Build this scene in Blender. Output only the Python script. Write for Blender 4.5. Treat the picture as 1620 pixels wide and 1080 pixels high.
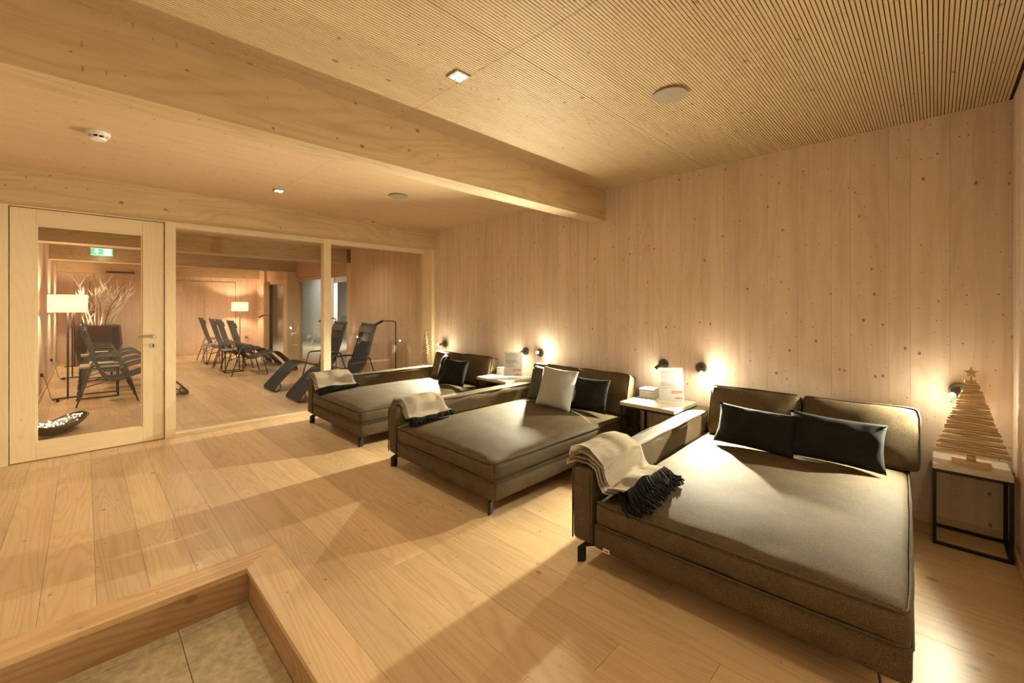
import bpy, bmesh, math, random
from mathutils import Vector, Matrix, noise
R = math.radians
random.seed(7)
for o in list(bpy.data.objects): bpy.data.objects.remove(o)
C = bpy.context.scene.collection
sc = bpy.context.scene

# ---------------------------------------------------------------- camera, world, exposure
cam = bpy.data.cameras.new('camera'); co = bpy.data.objects.new('camera', cam); C.objects.link(co)
co.location = (0, 0, 1.32); co.rotation_euler = (R(90), 0, R(44.87))
cam.sensor_width = 36; cam.lens = 673 / 1620 * 36; cam.shift_y = -55 / 1620; cam.clip_start = .02
sc.camera = co
w = bpy.data.worlds.new('world'); sc.world = w; w.use_nodes = True
w.node_tree.nodes['Background'].inputs[0].default_value = (.9, .75, .6, 1)
w.node_tree.nodes['Background'].inputs[1].default_value = .02
sc.view_settings.view_transform = 'Standard'; sc.view_settings.look = 'None'
sc.view_settings.gamma = 1; sc.view_settings.use_curve_mapping = False
sc.view_settings.exposure = -0.12

WARM = (1.0, .93, .66)
DL_W, SPOT_W, POINT_W, SHADE_W = 33, 250, 3.6, 62

def light(kind, loc, power, color=WARM, radius=.03, d=None, angle=120, blend=.5, name='light'):
    l = bpy.data.lights.new(name, kind); l.energy = power; l.color = color
    if kind == 'AREA': l.size = radius
    else: l.shadow_soft_size = radius
    if kind == 'SPOT': l.spot_size = R(angle); l.spot_blend = blend
    o = bpy.data.objects.new(name, l); C.objects.link(o); o.location = loc
    if d is not None: o.rotation_euler = Vector(d).to_track_quat('-Z', 'Y').to_euler()
    return o

# downlights of the ceiling (two in view; the extra spots out of view are assumed)
for x, y, z in [(-1.69, 1.32, 2.45), (-4.48, 1.32, 2.415)]:
    light('SPOT', (x, y, z - .012), DL_W, (1, .92, .70), .035, (0, 0, -1), 125, .9, 'downlight_or_fill')
for x, y, z, e in [(-4.48, -.95, 2.415, .3), (-1.0, -1.3, 2.45, .3)]:
    light('SPOT', (x, y, z - .012), DL_W * e, (1, .92, .70), .05, (0, 0, -1), 150, .8, 'downlight_or_fill')
# room behind the glass; the second spot is added to brighten the lamp wall there
for x, y, e in [(-6.9, 1.3, 3.0), (-6.9, 2.7, 1.0), (-9.9, 1.3, 3.0), (-9.8, 2.8, 1.2), (-12.9, 1.3, 3.0), (-12.9, 2.8, 1.6)]:
    light('SPOT', (x, y, 2.40), DL_W * e, (1, .86, .62), .06, (0, 0, -1), 150, .8, 'downlight_or_fill')
light('AREA', (-13.8, 6.6, 2.3), 150, (.72, .86, 1), .5, (0, 0, -1), name='annex_lamp')
light('AREA', (-15.5, 4.9, 2.55), 60, (.95, .95, .9), 1.2, (0, 0, -1), name='annex_lamp')

# ---------------------------------------------------------------- materials
def newmat(name):
    m = bpy.data.materials.new(name); m.use_nodes = True
    nt = m.node_tree; b = nt.nodes['Principled BSDF']
    return m, nt, b
def nd(nt, t, **k):
    n = nt.nodes.new(t)
    for a, v in k.items(): setattr(n, a, v)
    return n
def mth(nt, op, a, b=None, clamp=False, c=None):
    n = nd(nt, 'ShaderNodeMath', operation=op, use_clamp=clamp)
    for i, v in enumerate((a, b, c)):
        if v is None: continue
        if isinstance(v, (int, float)): n.inputs[i].default_value = v
        else: nt.links.new(v, n.inputs[i])
    return n.outputs[0]
def mixc(nt, f, a, b, mode='MIX'):
    n = nd(nt, 'ShaderNodeMix', data_type='RGBA', blend_type=mode)
    if isinstance(f, (int, float)): n.inputs[0].default_value = f
    else: nt.links.new(f, n.inputs[0])
    for i, v in ((6, a), (7, b)):
        if isinstance(v, tuple): n.inputs[i].default_value = (*v[:3], 1)
        else: nt.links.new(v, n.inputs[i])
    return n.outputs[2]
def vec(nt, a, b):
    n = nd(nt, 'ShaderNodeCombineXYZ')
    for i, v in enumerate((a, b)):
        if isinstance(v, (int, float)): n.inputs[i].default_value = v
        else: nt.links.new(v, n.inputs[i])
    return n.outputs[0]
def tex2(nt, a, b, sa, sb, detail=3, rough=.5, dist=0):
    n = nd(nt, 'ShaderNodeTexNoise', noise_dimensions='2D')
    n.inputs['Scale'].default_value = 1; n.inputs['Detail'].default_value = detail
    n.inputs['Roughness'].default_value = rough; n.inputs['Distortion'].default_value = dist
    nt.links.new(vec(nt, mth(nt, 'MULTIPLY', a, sa), mth(nt, 'MULTIPLY', b, sb)), n.inputs['Vector'])
    return n.outputs['Fac']

def wood(name, axis, light_c, dark_c, ring=.35, knots=.6, kscale=4.5, ksize=.05, rnd=True, tone=.12, rough=.55,
         ringw=22, bump=.15, streak=.25, spec=.35, kcol=(.17, .08, .035), ra=.55, rc=3.2):
    """axis: run of the grain (0,1,2) in world space"""
    m, nt, b = newmat(name)
    g = nd(nt, 'ShaderNodeNewGeometry'); s = nd(nt, 'ShaderNodeSeparateXYZ'); nt.links.new(g.outputs['Position'], s.inputs[0])
    oi = nd(nt, 'ShaderNodeObjectInfo')
    al = s.outputs[axis]; oth = [s.outputs[i] for i in range(3) if i != axis]
    ac = mth(nt, 'ADD', oth[0], oth[1])
    if rnd:
        al = mth(nt, 'ADD', al, mth(nt, 'MULTIPLY', oi.outputs['Random'], 61.0))
        ac = mth(nt, 'ADD', ac, mth(nt, 'MULTIPLY', oi.outputs['Random'], 23.0))
    low = tex2(nt, al, ac, ra, rc, 2, .4, .3)
    rings = mth(nt, 'SINE', mth(nt, 'MULTIPLY', low, ringw * 6.283))
    rings = mth(nt, 'POWER', mth(nt, 'MULTIPLY_ADD', rings, .5, c=.5), 2.2)
    fine = tex2(nt, al, ac, 3.0, 150, 4, .6)
    stre = tex2(nt, al, ac, .35, 11, 3, .6)
    big = tex2(nt, al, ac, .8, 1.6, 2, .5)
    f = mth(nt, 'MULTIPLY', rings, ring)
    f = mth(nt, 'ADD', f, mth(nt, 'MULTIPLY', mth(nt, 'SUBTRACT', fine, .4), .5))
    f = mth(nt, 'ADD', f, mth(nt, 'MULTIPLY', mth(nt, 'SUBTRACT', stre, .45), streak * 2.4))
    f = mth(nt, 'ADD', f, mth(nt, 'MULTIPLY', mth(nt, 'SUBTRACT', big, .45), .5), clamp=True)
    col = mixc(nt, f, light_c, dark_c)
    kf = None
    if knots > 0:
        for sc_, sz, den, ea, ec in ((kscale, ksize * .85, .5, .8, 1.1), (kscale * 2.1, ksize * .8, .5, .8, 1.1), (kscale * 1.5, ksize * 1.1, .3, 2.6, .75)):
            v = nd(nt, 'ShaderNodeTexVoronoi', voronoi_dimensions='2D', feature='F1')
            v.inputs['Scale'].default_value = 1
            nt.links.new(vec(nt, mth(nt, 'MULTIPLY', al, sc_ * ea), mth(nt, 'MULTIPLY', ac, sc_ * ec)), v.inputs['Vector'])
            sp = nd(nt, 'ShaderNodeSeparateColor'); nt.links.new(v.outputs['Color'], sp.inputs[0])
            r_ = mth(nt, 'MULTIPLY', mth(nt, 'SUBTRACT', sp.outputs[0], 1 - den, clamp=True), sz / den * 1.6)
            k = nd(nt, 'ShaderNodeMapRange', interpolation_type='SMOOTHSTEP')
            nt.links.new(mth(nt, 'SUBTRACT', v.outputs['Distance'], r_), k.inputs[0])
            k.inputs[1].default_value = -.012; k.inputs[2].default_value = .012; k.inputs[3].default_value = 1; k.inputs[4].default_value = 0
            kk = mth(nt, 'MULTIPLY', k.outputs[0], mth(nt, 'GREATER_THAN', sp.outputs[0], 1 - den + .06))
            if ea > 1: kk = mth(nt, 'MULTIPLY', kk, .5)
            kf = kk if kf is None else mth(nt, 'MAXIMUM', kf, kk)
        col = mixc(nt, mth(nt, 'MULTIPLY', kf, knots), col, kcol)
    if rnd and tone:
        hs = nd(nt, 'ShaderNodeHueSaturation')
        nt.links.new(mth(nt, 'MULTIPLY_ADD', oi.outputs['Random'], tone * 2, c=1 - tone), hs.inputs['Value'])
        hs.inputs['Saturation'].default_value = 1
        nt.links.new(col, hs.inputs['Color']); col = hs.outputs[0]
    nt.links.new(col, b.inputs['Base Color'])
    b.inputs['Roughness'].default_value = rough
    b.inputs['Specular IOR Level'].default_value = spec
    bp = nd(nt, 'ShaderNodeBump'); bp.inputs['Strength'].default_value = bump; bp.inputs['Distance'].default_value = .002
    nt.links.new(mth(nt, 'SUBTRACT', 1.0, f), bp.inputs['Height']); nt.links.new(bp.outputs[0], b.inputs['Normal'])
    return m

def fabric(name, c1, c2, scale=420, bump=.5, rough=.95, sheen=.0, spec=.15):
    m, nt, b = newmat(name)
    tc = nd(nt, 'ShaderNodeTexCoord')
    n = nd(nt, 'ShaderNodeTexNoise'); n.inputs['Scale'].default_value = scale; n.inputs['Detail'].default_value = 2
    n2 = nd(nt, 'ShaderNodeTexNoise'); n2.inputs['Scale'].default_value = 9; n2.inputs['Detail'].default_value = 3
    nt.links.new(tc.outputs['Object'], n.inputs['Vector']); nt.links.new(tc.outputs['Object'], n2.inputs['Vector'])
    f = mth(nt, 'MULTIPLY_ADD', mth(nt, 'SUBTRACT', n.outputs['Fac'], .5), 2.6, c=.5, clamp=True)
    f = mth(nt, 'MULTIPLY_ADD', mth(nt, 'SUBTRACT', n2.outputs['Fac'], .5), .6, c=f, clamp=True)
    nt.links.new(mixc(nt, f, c1, c2), b.inputs['Base Color'])
    b.inputs['Roughness'].default_value = rough; b.inputs['Specular IOR Level'].default_value = spec
    b.inputs['Sheen Weight'].default_value = sheen; b.inputs['Sheen Roughness'].default_value = .22; b.inputs['Sheen Tint'].default_value = (1, .82, .55, 1)
    bp = nd(nt, 'ShaderNodeBump'); bp.inputs['Strength'].default_value = bump; bp.inputs['Distance'].default_value = .001
    nt.links.new(n.outputs['Fac'], bp.inputs['Height']); nt.links.new(bp.outputs[0], b.inputs['Normal'])
    return m

def plain(name, c, rough=.5, metal=0, spec=.5, nscale=30, var=.12, bump=0):
    m, nt, b = newmat(name)
    tc = nd(nt, 'ShaderNodeTexCoord'); n = nd(nt, 'ShaderNodeTexNoise')
    n.inputs['Scale'].default_value = nscale; n.inputs['Detail'].default_value = 4
    nt.links.new(tc.outputs['Object'], n.inputs['Vector'])
    d = tuple(v * (1 - var) for v in c); l = tuple(min(1, v * (1 + var)) for v in c)
    nt.links.new(mixc(nt, n.outputs['Fac'], d, l), b.inputs['Base Color'])
    b.inputs['Roughness'].default_value = rough; b.inputs['Metallic'].default_value = metal
    b.inputs['Specular IOR Level'].default_value = spec
    if bump:
        bp = nd(nt, 'ShaderNodeBump'); bp.inputs['Strength'].default_value = bump; bp.inputs['Distance'].default_value = .003
        nt.links.new(n.outputs['Fac'], bp.inputs['Height']); nt.links.new(bp.outputs[0], b.inputs['Normal'])
    return m
def emis(name, c, s):
    m, nt, b = newmat(name)
    b.inputs['Base Color'].default_value = (*c, 1); b.inputs['Emission Color'].default_value = (*c, 1)
    b.inputs['Emission Strength'].default_value = s
    return m
def glassm(name, tint=(.97, .98, .97), ior=1.5):
    m = bpy.data.materials.new(name); m.use_nodes = True; nt = m.node_tree; nt.nodes.clear()
    out = nd(nt, 'ShaderNodeOutputMaterial'); tr = nd(nt, 'ShaderNodeBsdfTransparent'); gl = nd(nt, 'ShaderNodeBsdfGlossy')
    tr.inputs[0].default_value = (*tint, 1); gl.inputs['Roughness'].default_value = 0
    g = nd(nt, 'ShaderNodeNewGeometry'); dt = nd(nt, 'ShaderNodeVectorMath', operation='DOT_PRODUCT')
    nt.links.new(g.outputs['Incoming'], dt.inputs[0]); nt.links.new(g.outputs['Normal'], dt.inputs[1])
    c_ = mth(nt, 'SUBTRACT', 1.0, mth(nt, 'ABSOLUTE', dt.outputs['Value']), True)
    fres = mth(nt, 'MULTIPLY_ADD', mth(nt, 'POWER', c_, 5.0), .96, c=.04)
    mx = nd(nt, 'ShaderNodeMixShader'); nt.links.new(fres, mx.inputs[0])
    nt.links.new(tr.outputs[0], mx.inputs[1]); nt.links.new(gl.outputs[0], mx.inputs[2]); nt.links.new(mx.outputs[0], out.inputs[0])
    return m

LW, DW = (.80, .60, .41), (.60, .39, .22)
M = {}
M['wall'] = wood('spruce_wall_boards', 2, (.72, .585, .475), (.54, .405, .30), .22, .75, 7.0, .047, tone=.035, rough=.62, ringw=9, streak=.48)
M['wall_in'] = wood('spruce_boards_inner', 2, (.76, .585, .43), (.57, .39, .26), .2, .75, 7.0, .047, tone=.035, rough=.6, ringw=9, streak=.48)
M['beam'] = wood('spruce_beam', 1, (.62, .465, .275), (.44, .295, .145), .30, .75, 3.6, .036, tone=.03, rough=.5, ringw=12, streak=.42)
M['slat'] = wood('slat_ceiling_wood', 1, (.64, .48, .29), (.50, .345, .185), .16, .6, 4.5, .042, rnd=False, rough=.6, ringw=8, streak=.3)
M['panel'] = wood('ceiling_panel_wood', 1, (.63, .45, .285), (.51, .34, .195), .10, .6, 8, .05, tone=.03, rough=.5, ringw=7, streak=.3)
M['floor'] = wood('larch_floorboards', 0, (.69, .50, .29), (.50, .33, .165), .36, .55, 2.2, .032, tone=.10, rough=.34, ringw=15, streak=.35, spec=.5, ra=.42, rc=5.5)
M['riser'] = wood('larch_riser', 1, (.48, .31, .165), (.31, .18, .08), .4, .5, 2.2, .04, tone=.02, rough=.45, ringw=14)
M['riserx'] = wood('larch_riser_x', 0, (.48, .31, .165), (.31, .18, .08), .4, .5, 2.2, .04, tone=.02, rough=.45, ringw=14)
M['nosey'] = wood('larch_nosing_y', 1, (.70, .47, .26), (.50, .30, .14), .45, .5, 2.2, .04, tone=.02, rough=.38, ringw=14)
M['frame'] = wood('ash_frame_z', 2, (.80, .66, .44), (.70, .54, .33), .25, .2, 2, .03, tone=.03, rough=.4, ringw=14, streak=.15)
M['framey'] = wood('ash_frame_y', 1, (.80, .66, .44), (.70, .54, .33), .25, .2, 2, .03, tone=.03, rough=.4, ringw=14, streak=.15)
M['framex'] = wood('ash_frame_x', 0, (.66, .46, .28), (.55, .35, .19), .25, .2, 2, .03, tone=.03, rough=.4, ringw=14, streak=.15)
M['stick'] = wood('stick_wood', 0, (.62, .46, .27), (.45, .30, .16), .2, 0, tone=.15, rough=.7)
M['bark'] = wood('white_branch_wood', 2, (.88, .80, .70), (.62, .5, .40), .3, 0, tone=.1, rough=.8)
M['barkd'] = wood('brown_branch_wood', 2, (.36, .22, .13), (.20, .11, .06), .3, 0, tone=.1, rough=.8)
M['dark'] = plain('dark_recess', (.05, .03, .015), .9)
M['fab'] = fabric('taupe_wool_fabric', (.030, .019, .008), (.158, .112, .054), 420, .8, .76, 0, .32)
M['pipe'] = fabric('taupe_piping', (.06, .045, .028), (.12, .095, .06), 300, .3)
M['charc'] = fabric('charcoal_pillow_fabric', (.008, .009, .008), (.022, .024, .021), 350)
M['green'] = fabric('dark_green_grey_pillow', (.045, .05, .043), (.095, .10, .088), 350)
M['lgrey'] = fabric('light_grey_pillow', (.30, .30, .28), (.48, .48, .45), 260)
M['throw'] = fabric('beige_throw', (.50, .42, .31), (.70, .62, .49), 300, .6)
M['fringe'] = fabric('black_fringe', (.006, .006, .006), (.016, .016, .016), 200)
M['black'] = plain('black_metal', (.012, .011, .010), .4, .3)
M['grey'] = plain('grey_brown_metal', (.10, .095, .085), .35, .6)
M['steel'] = plain('brushed_steel', (.62, .60, .56), .28, 1)
M['sling'] = fabric('woven_grey_sling', (.05, .052, .056), (.16, .165, .175), 250, .8, .7)
M['tabletop'] = plain('stone_tabletop', (.56, .50, .40), .16, 0, .6, 14, .2)
M['white'] = plain('white_plastic', (.78, .76, .72), .4)
M['paper'] = plain('white_paper', (.58, .57, .57), .6, var=.02)
M['ink'] = plain('grey_ink', (.16, .16, .18), .7)
M['red'] = plain('red_ink', (.62, .06, .05), .6)
M['plate'] = plain('beige_ceiling_plate', (.36, .31, .22), .5)
M['corten'] = plain('rust_brown_planter', (.04, .014, .008), .38, .4, nscale=6, var=.4)
M['bowl'] = plain('dark_bronze_bowl', (.10, .075, .05), .4, .7)
M['stone'] = plain('rough_stone_tile', (.56, .49, .34), .5, nscale=28, var=.6, bump=1.0)
M['grout'] = plain('grout', (.16, .13, .10), .9)
M['greyw'] = plain('grey_plaster', (.42, .45, .45), .7, nscale=4)
M['glass'] = glassm('clear_glass')
M['lens'] = emis('led_lens', (1, .93, .8), 25)
M['bulb'] = emis('reading_lamp_led', (1, .88, .66), 260)
M['fairy'] = emis('fairy_light', (1, .72, .5), 4)
M['signg'] = emis('exit_green', (.10, .62, .30), 1.0)
M['signw'] = emis('exit_white', (.85, 1, .9), 1.6)
def shade_mat():
    m = bpy.data.materials.new('cream_lampshade'); m.use_nodes = True; nt = m.node_tree; nt.nodes.clear()
    out = nd(nt, 'ShaderNodeOutputMaterial'); tl = nd(nt, 'ShaderNodeBsdfTranslucent'); df = nd(nt, 'ShaderNodeBsdfDiffuse'); em = nd(nt, 'ShaderNodeEmission')
    tl.inputs[0].default_value = (.22, .14, .10, 1); df.inputs[0].default_value = (.85, .76, .66, 1)
    em.inputs[0].default_value = (1, .62, .46, 1); em.inputs[1].default_value = .30
    m1 = nd(nt, 'ShaderNodeMixShader'); m1.inputs[0].default_value = .45; nt.links.new(tl.outputs[0], m1.inputs[1]); nt.links.new(df.outputs[0], m1.inputs[2])
    a = nd(nt, 'ShaderNodeAddShader'); nt.links.new(m1.outputs[0], a.inputs[0]); nt.links.new(em.outputs[0], a.inputs[1]); nt.links.new(a.outputs[0], out.inputs[0])
    return m
M['shade'] = shade_mat()

# ---------------------------------------------------------------- mesh helpers
def link(name, me, m=None, parent=None, smooth=False):
    if m is not None and not me.materials: me.materials.append(m)
    o = bpy.data.objects.new(name, me); C.objects.link(o)
    if parent is not None: o.parent = parent
    return o
def build(name, bm, m, parent=None, smooth=False):
    me = bpy.data.meshes.new(name); bmesh.ops.recalc_face_normals(bm, faces=bm.faces)
    bm.to_mesh(me); bm.free()
    if smooth:
        for p in me.polygons: p.use_smooth = True
    return link(name, me, m, parent)
def bx(bm, x0, x1, y0, y1, z0, z1, bev=0):
    v = [bm.verts.new((x, y, z)) for z in (z0, z1) for y in (y0, y1) for x in (x0, x1)]
    fs = [bm.faces.new([v[i] for i in f]) for f in ((0, 2, 3, 1), (4, 5, 7, 6), (0, 1, 5, 4), (2, 6, 7, 3), (0, 4, 6, 2), (1, 3, 7, 5))]
    if bev:
        es = list({e for f in fs for e in f.edges})
        bmesh.ops.bevel(bm, geom=es, offset=bev, segments=2, affect='EDGES', profile=.6)
    return v
def box(name, m, x0, x1, y0, y1, z0, z1, parent=None, bev=0):
    bm = bmesh.new(); bx(bm, x0, x1, y0, y1, z0, z1, bev); return build(name, bm, m, parent)
def cyl(bm, p, axis, r, h, seg=20, r2=None):
    axis = Vector(axis).normalized(); q = axis.to_track_quat('Z', 'Y').to_matrix().to_4x4()
    mat = Matrix.Translation(Vector(p) + axis * h / 2) @ q
    bmesh.ops.create_cone(bm, cap_ends=True, segments=seg, radius1=r, radius2=r if r2 is None else r2, depth=h, matrix=mat)
def tube(bm, pts, r, seg=8, closed=False, caps=True, r_end=None):
    pts = [Vector(p) for p in pts]; n = len(pts); rings = []; up = None
    for i, p in enumerate(pts):
        a = pts[(i - 1) % n] if (closed or i > 0) else p
        b = pts[(i + 1) % n] if (closed or i < n - 1) else p
        t = (b - a).normalized()
        if up is None:
            up = Vector((0, 0, 1)) if abs(t.z) < .9 else Vector((1, 0, 0))
        up = (up - t * up.dot(t))
        if up.length < 1e-5: up = t.orthogonal()
        up.normalize(); s = t.cross(up)
        rr = r if r_end is None else r + (r_end - r) * i / (n - 1)
        rings.append([bm.verts.new(p + (up * math.cos(k * 2 * math.pi / seg) + s * math.sin(k * 2 * math.pi / seg)) * rr) for k in range(seg)])
    m_ = n if closed else n - 1
    for i in range(m_):
        A, B = rings[i], rings[(i + 1) % n]
        for k in range(seg): bm.faces.new((A[k], A[(k + 1) % seg], B[(k + 1) % seg], B[k]))
    if not closed and caps:
        bm.faces.new(rings[0][::-1]); bm.faces.new(rings[-1])
def tubeo(name, m, pts, r, parent=None, seg=8, closed=False, r_end=None):
    bm = bmesh.new(); tube(bm, pts, r, seg, closed, True, r_end); return build(name, bm, m, parent, True)
def catmull(pts, n=6):
    pts = [Vector(p) for p in pts]; out = []
    P = [pts[0]] + pts + [pts[-1]]
    for i in range(1, len(P) - 2):
        a, b, c, d = P[i - 1:i + 3]
        for k in range(n):
            t = k / n
            out.append(.5 * ((2 * b) + (c - a) * t + (2 * a - 5 * b + 4 * c - d) * t * t + (3 * b - a - 3 * c + d) * t ** 3))
    out.append(pts[-1]); return out
def thing(name, label, cat, loc=(0, 0, 0), rz=0, group=None):
    o = bpy.data.objects.new(name, None); C.objects.link(o); o.location = loc; o.rotation_euler = (0, 0, rz)
    o.empty_display_size = .1
    return tag(o, label, cat, group)
def tag(o, label, cat, group=None):
    o['label'] = label; o['category'] = cat
    if group: o['group'] = group
    return o
def struct(o, label=None, cat=None):
    o['kind'] = 'structure'
    if label: o['label'] = label
    if cat: o['category'] = cat
    return o
def sgrid(nu, nv, fn):
    """surface from fn(u,v) u,v in 0..1"""
    bm = bmesh.new(); V = [[bm.verts.new(fn(i / nu, j / nv)) for j in range(nv + 1)] for i in range(nu + 1)]
    for i in range(nu):
        for j in range(nv): bm.faces.new((V[i][j], V[i + 1][j], V[i + 1][j + 1], V[i][j + 1]))
    return bm
def soft(W, D, H, r=.03, bt=.02, bs=.0, n=(16, 20, 4), wr=.0, seed=0, base_flat=False, zc=None):
    """rounded upholstered block centred on x,y; z from 0 to H; top bulges bt, sides bs"""
    bm = bmesh.new(); nu, nv, nw = n; verts = {}
    def f(u, v, w):
        key = (round(u, 5), round(v, 5), round(w, 5))
        if key in verts: return verts[key]
        p = Vector((u * W / 2, v * D / 2, w * H / 2))
        inn = Vector((max(-W / 2 + r, min(W / 2 - r, p.x)), max(-D / 2 + r, min(D / 2 - r, p.y)), max(-H / 2 + r, min(H / 2 - r, p.z))))
        d = p - inn
        if d.length > 1e-6: p = inn + d.normalized() * r * min(1, max(abs(d.x), abs(d.y), abs(d.z)) / r)
        k = max(0, (1 - u ** 4)) * max(0, (1 - v ** 4))
        if w > 0: p.z += bt * k * w
        elif not base_flat: p.z += bt * k * w
        p.x += bs * u * (1 - v ** 6) * (1 - w * w); p.y += bs * v * (1 - u ** 6) * (1 - w * w)
        if wr:
            q = Vector((p.x * 5 + seed, p.y * 5, p.z * 8)); p += noise.noise_vector(q) * wr + noise.noise_vector(q * 3) * wr * .35
        p.z += H / 2
        verts[key] = bm.verts.new(p); return verts[key]
    def pl(n_): return [-1 + 2 * i / n_ for i in range(n_ + 1)]
    def den(n_, L):
        e = min(.45, r / L * 2); a = [-1, -1 + e * .3, -1 + e]; mid = [-1 + e + (2 - 2 * e) * i / n_ for i in range(1, n_)]
        return a + mid + [1 - e, 1 - e * .3, 1]
    U, Vv, Wv = den(nu, W), den(nv, D), den(nw, H)
    def quad(a, b, c, d):
        s = []
        for x in (a, b, c, d):
            if x not in s: s.append(x)
        if len(s) > 2:
            try: bm.faces.new(s)
            except ValueError: pass
    for i in range(len(U) - 1):
        for j in range(len(Vv) - 1):
            for w_ in (-1, 1): quad(f(U[i], Vv[j], w_), f(U[i + 1], Vv[j], w_), f(U[i + 1], Vv[j + 1], w_), f(U[i], Vv[j + 1], w_))
    for i in range(len(U) - 1):
        for j in range(len(Wv) - 1):
            for v_ in (-1, 1): quad(f(U[i], v_, Wv[j]), f(U[i + 1], v_, Wv[j]), f(U[i + 1], v_, Wv[j + 1]), f(U[i], v_, Wv[j + 1]))
    for i in range(len(Vv) - 1):
        for j in range(len(Wv) - 1):
            for u_ in (-1, 1): quad(f(u_, Vv[i], Wv[j]), f(u_, Vv[i + 1], Wv[j]), f(u_, Vv[i + 1], Wv[j + 1]), f(u_, Vv[i], Wv[j + 1]))
    return bm
def xf(bm, mat): bmesh.ops.transform(bm, matrix=mat, verts=bm.verts); return bm
def rect_loop(W, D, z, r=.03, wob=0, seed=0, n=14, bs=0):
    pts = []
    cs = [(W / 2 - r, D / 2 - r, 0), (-W / 2 + r, D / 2 - r, 90), (-W / 2 + r, -D / 2 + r, 180), (W / 2 - r, -D / 2 + r, 270)]
    for k, (cx, cy, a0) in enumerate(cs):
        for i in range(4):
            a = R(a0 + i * 30); pts.append(Vector((cx + r * math.cos(a), cy + r * math.sin(a), z)))
        nx, ny, _ = cs[(k + 1) % 4]; a1 = R(a0 + 90)
        A = pts[-1].copy(); B = Vector((nx + r * math.cos(a1), ny + r * math.sin(a1), z))
        for i in range(1, n):
            t = i / n; p = A.lerp(B, t); s = 1 - (2 * t - 1) ** 6
            p.x += bs * s * math.cos(a1); p.y += bs * s * math.sin(a1)
            if wob:
                q = Vector((p.x * 4 + seed, p.y * 4, z)); p += noise.noise_vector(q) * wob
            pts.append(p)
    return pts

# ---------------------------------------------------------------- the shell
CZ, CZ2, BZ = 2.475, 2.44, 2.175      # front ceiling, rear ceiling, beam undersides
YW, XR, YL = 3.65, .305, -.45         # lamp wall, right wall, left wall of the far room
XB = -14.5                            # end wall of the far room
XG = -5.49                            # glass partition
YB = -1.9                             # wall behind the camera

def boards(parent, name, m, axis, a0, a1, wmin, wmax, fn, seed):
    """row of boards between a0 and a1; fn(u0,u1,k) -> box extents"""
    rnd = random.Random(seed); a = a0; k = 0
    while a < a1 - .01:
        wd = rnd.uniform(wmin, wmax); b = min(a + wd, a1)
        if a1 - b < wmin * .4: b = a1
        e = fn(a + .0004, b - .0004, rnd.uniform(0, .0012)); box(name, m, *e, parent=parent); a = b; k += 1

# floor
fl = box('floor', M['dark'], XB - .1, XR + .1, .60, YW + .25, -.10, -.012); struct(fl)
box('subfloor', M['dark'], XB - .1, -2.48, YB - .1, .60, -.10, -.012, fl)
BW = .18; rnd = random.Random(3)
k = -15
while .758 + BW * k < YW + .15:
    y0 = .758 + BW * k; y1 = y0 + BW; k += 1
    x = XB - rnd.uniform(0, 1.5)
    lim = XR if y0 > .75 else -2.62
    while x < lim:
        x1 = x + rnd.uniform(1.6, 2.4)
        if lim - x1 < .35: x1 = lim
        xa, xb = max(x, XB), min(x1, lim)
        ya = max(y0, YL if xb < -5.5 else YB); yb = min(y1, YW + .13)
        if xb > xa and yb > ya and not (y1 < YL and xb < -5.5):
            if y1 < YL + .02: xa = max(xa, -5.55)
            if xb > xa + .02: box('floorboard', M['floor'], xa + .0007, xb - .0007, ya + .0006, yb - .0006, -.012, rnd.uniform(-.0006, 0), fl, )
        x = x1
# nosing boards round the sunk entry, mitred
def prism(name, m, poly, z0, z1, parent=None):
    bm = bmesh.new(); a = [bm.verts.new((x, y, z0)) for x, y in poly]; b = [bm.verts.new((x, y, z1)) for x, y in poly]
    bm.faces.new(a[::-1]); bm.faces.new(b)
    for i in range(len(poly)): j = (i + 1) % len(poly); bm.faces.new((a[i], a[j], b[j], b[i]))
    return build(name, bm, m, parent)
struct(prism('trim_1', M['floor'], [(-2.46, .578), (XR, .578), (XR, .757), (-2.62, .757)], -.025, .0008))
struct(prism('trim_2', M['nosey'], [(-2.4605, .5785), (-2.6205, .757), (-2.6205, YB), (-2.4605, YB)], -.025, .0008))
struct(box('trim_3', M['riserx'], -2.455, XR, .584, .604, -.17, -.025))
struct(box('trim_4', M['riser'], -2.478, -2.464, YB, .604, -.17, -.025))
pf = struct(box('floor.001', M['grout'], -2.5, XR + .1, YB - .1, .60, -.20, -.172))
xs = [-2.464, -2.40]
while xs[-1] < XR: xs.append(xs[-1] + .60)
for i in range(len(xs) - 1):
    ys = [.583, .303, -.297, -.897, -1.497, -1.9] if i else [.583, .303, -.297, -.897, -1.497, -1.9]
    for j in range(len(ys) - 1):
        box('stone_tile', M['stone'], xs[i] + .0015, min(xs[i + 1], XR) - .0015, ys[j + 1] + .0015, ys[j] - .0015, -.175, -.165 - random.uniform(0, .0008), pf, )

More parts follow.
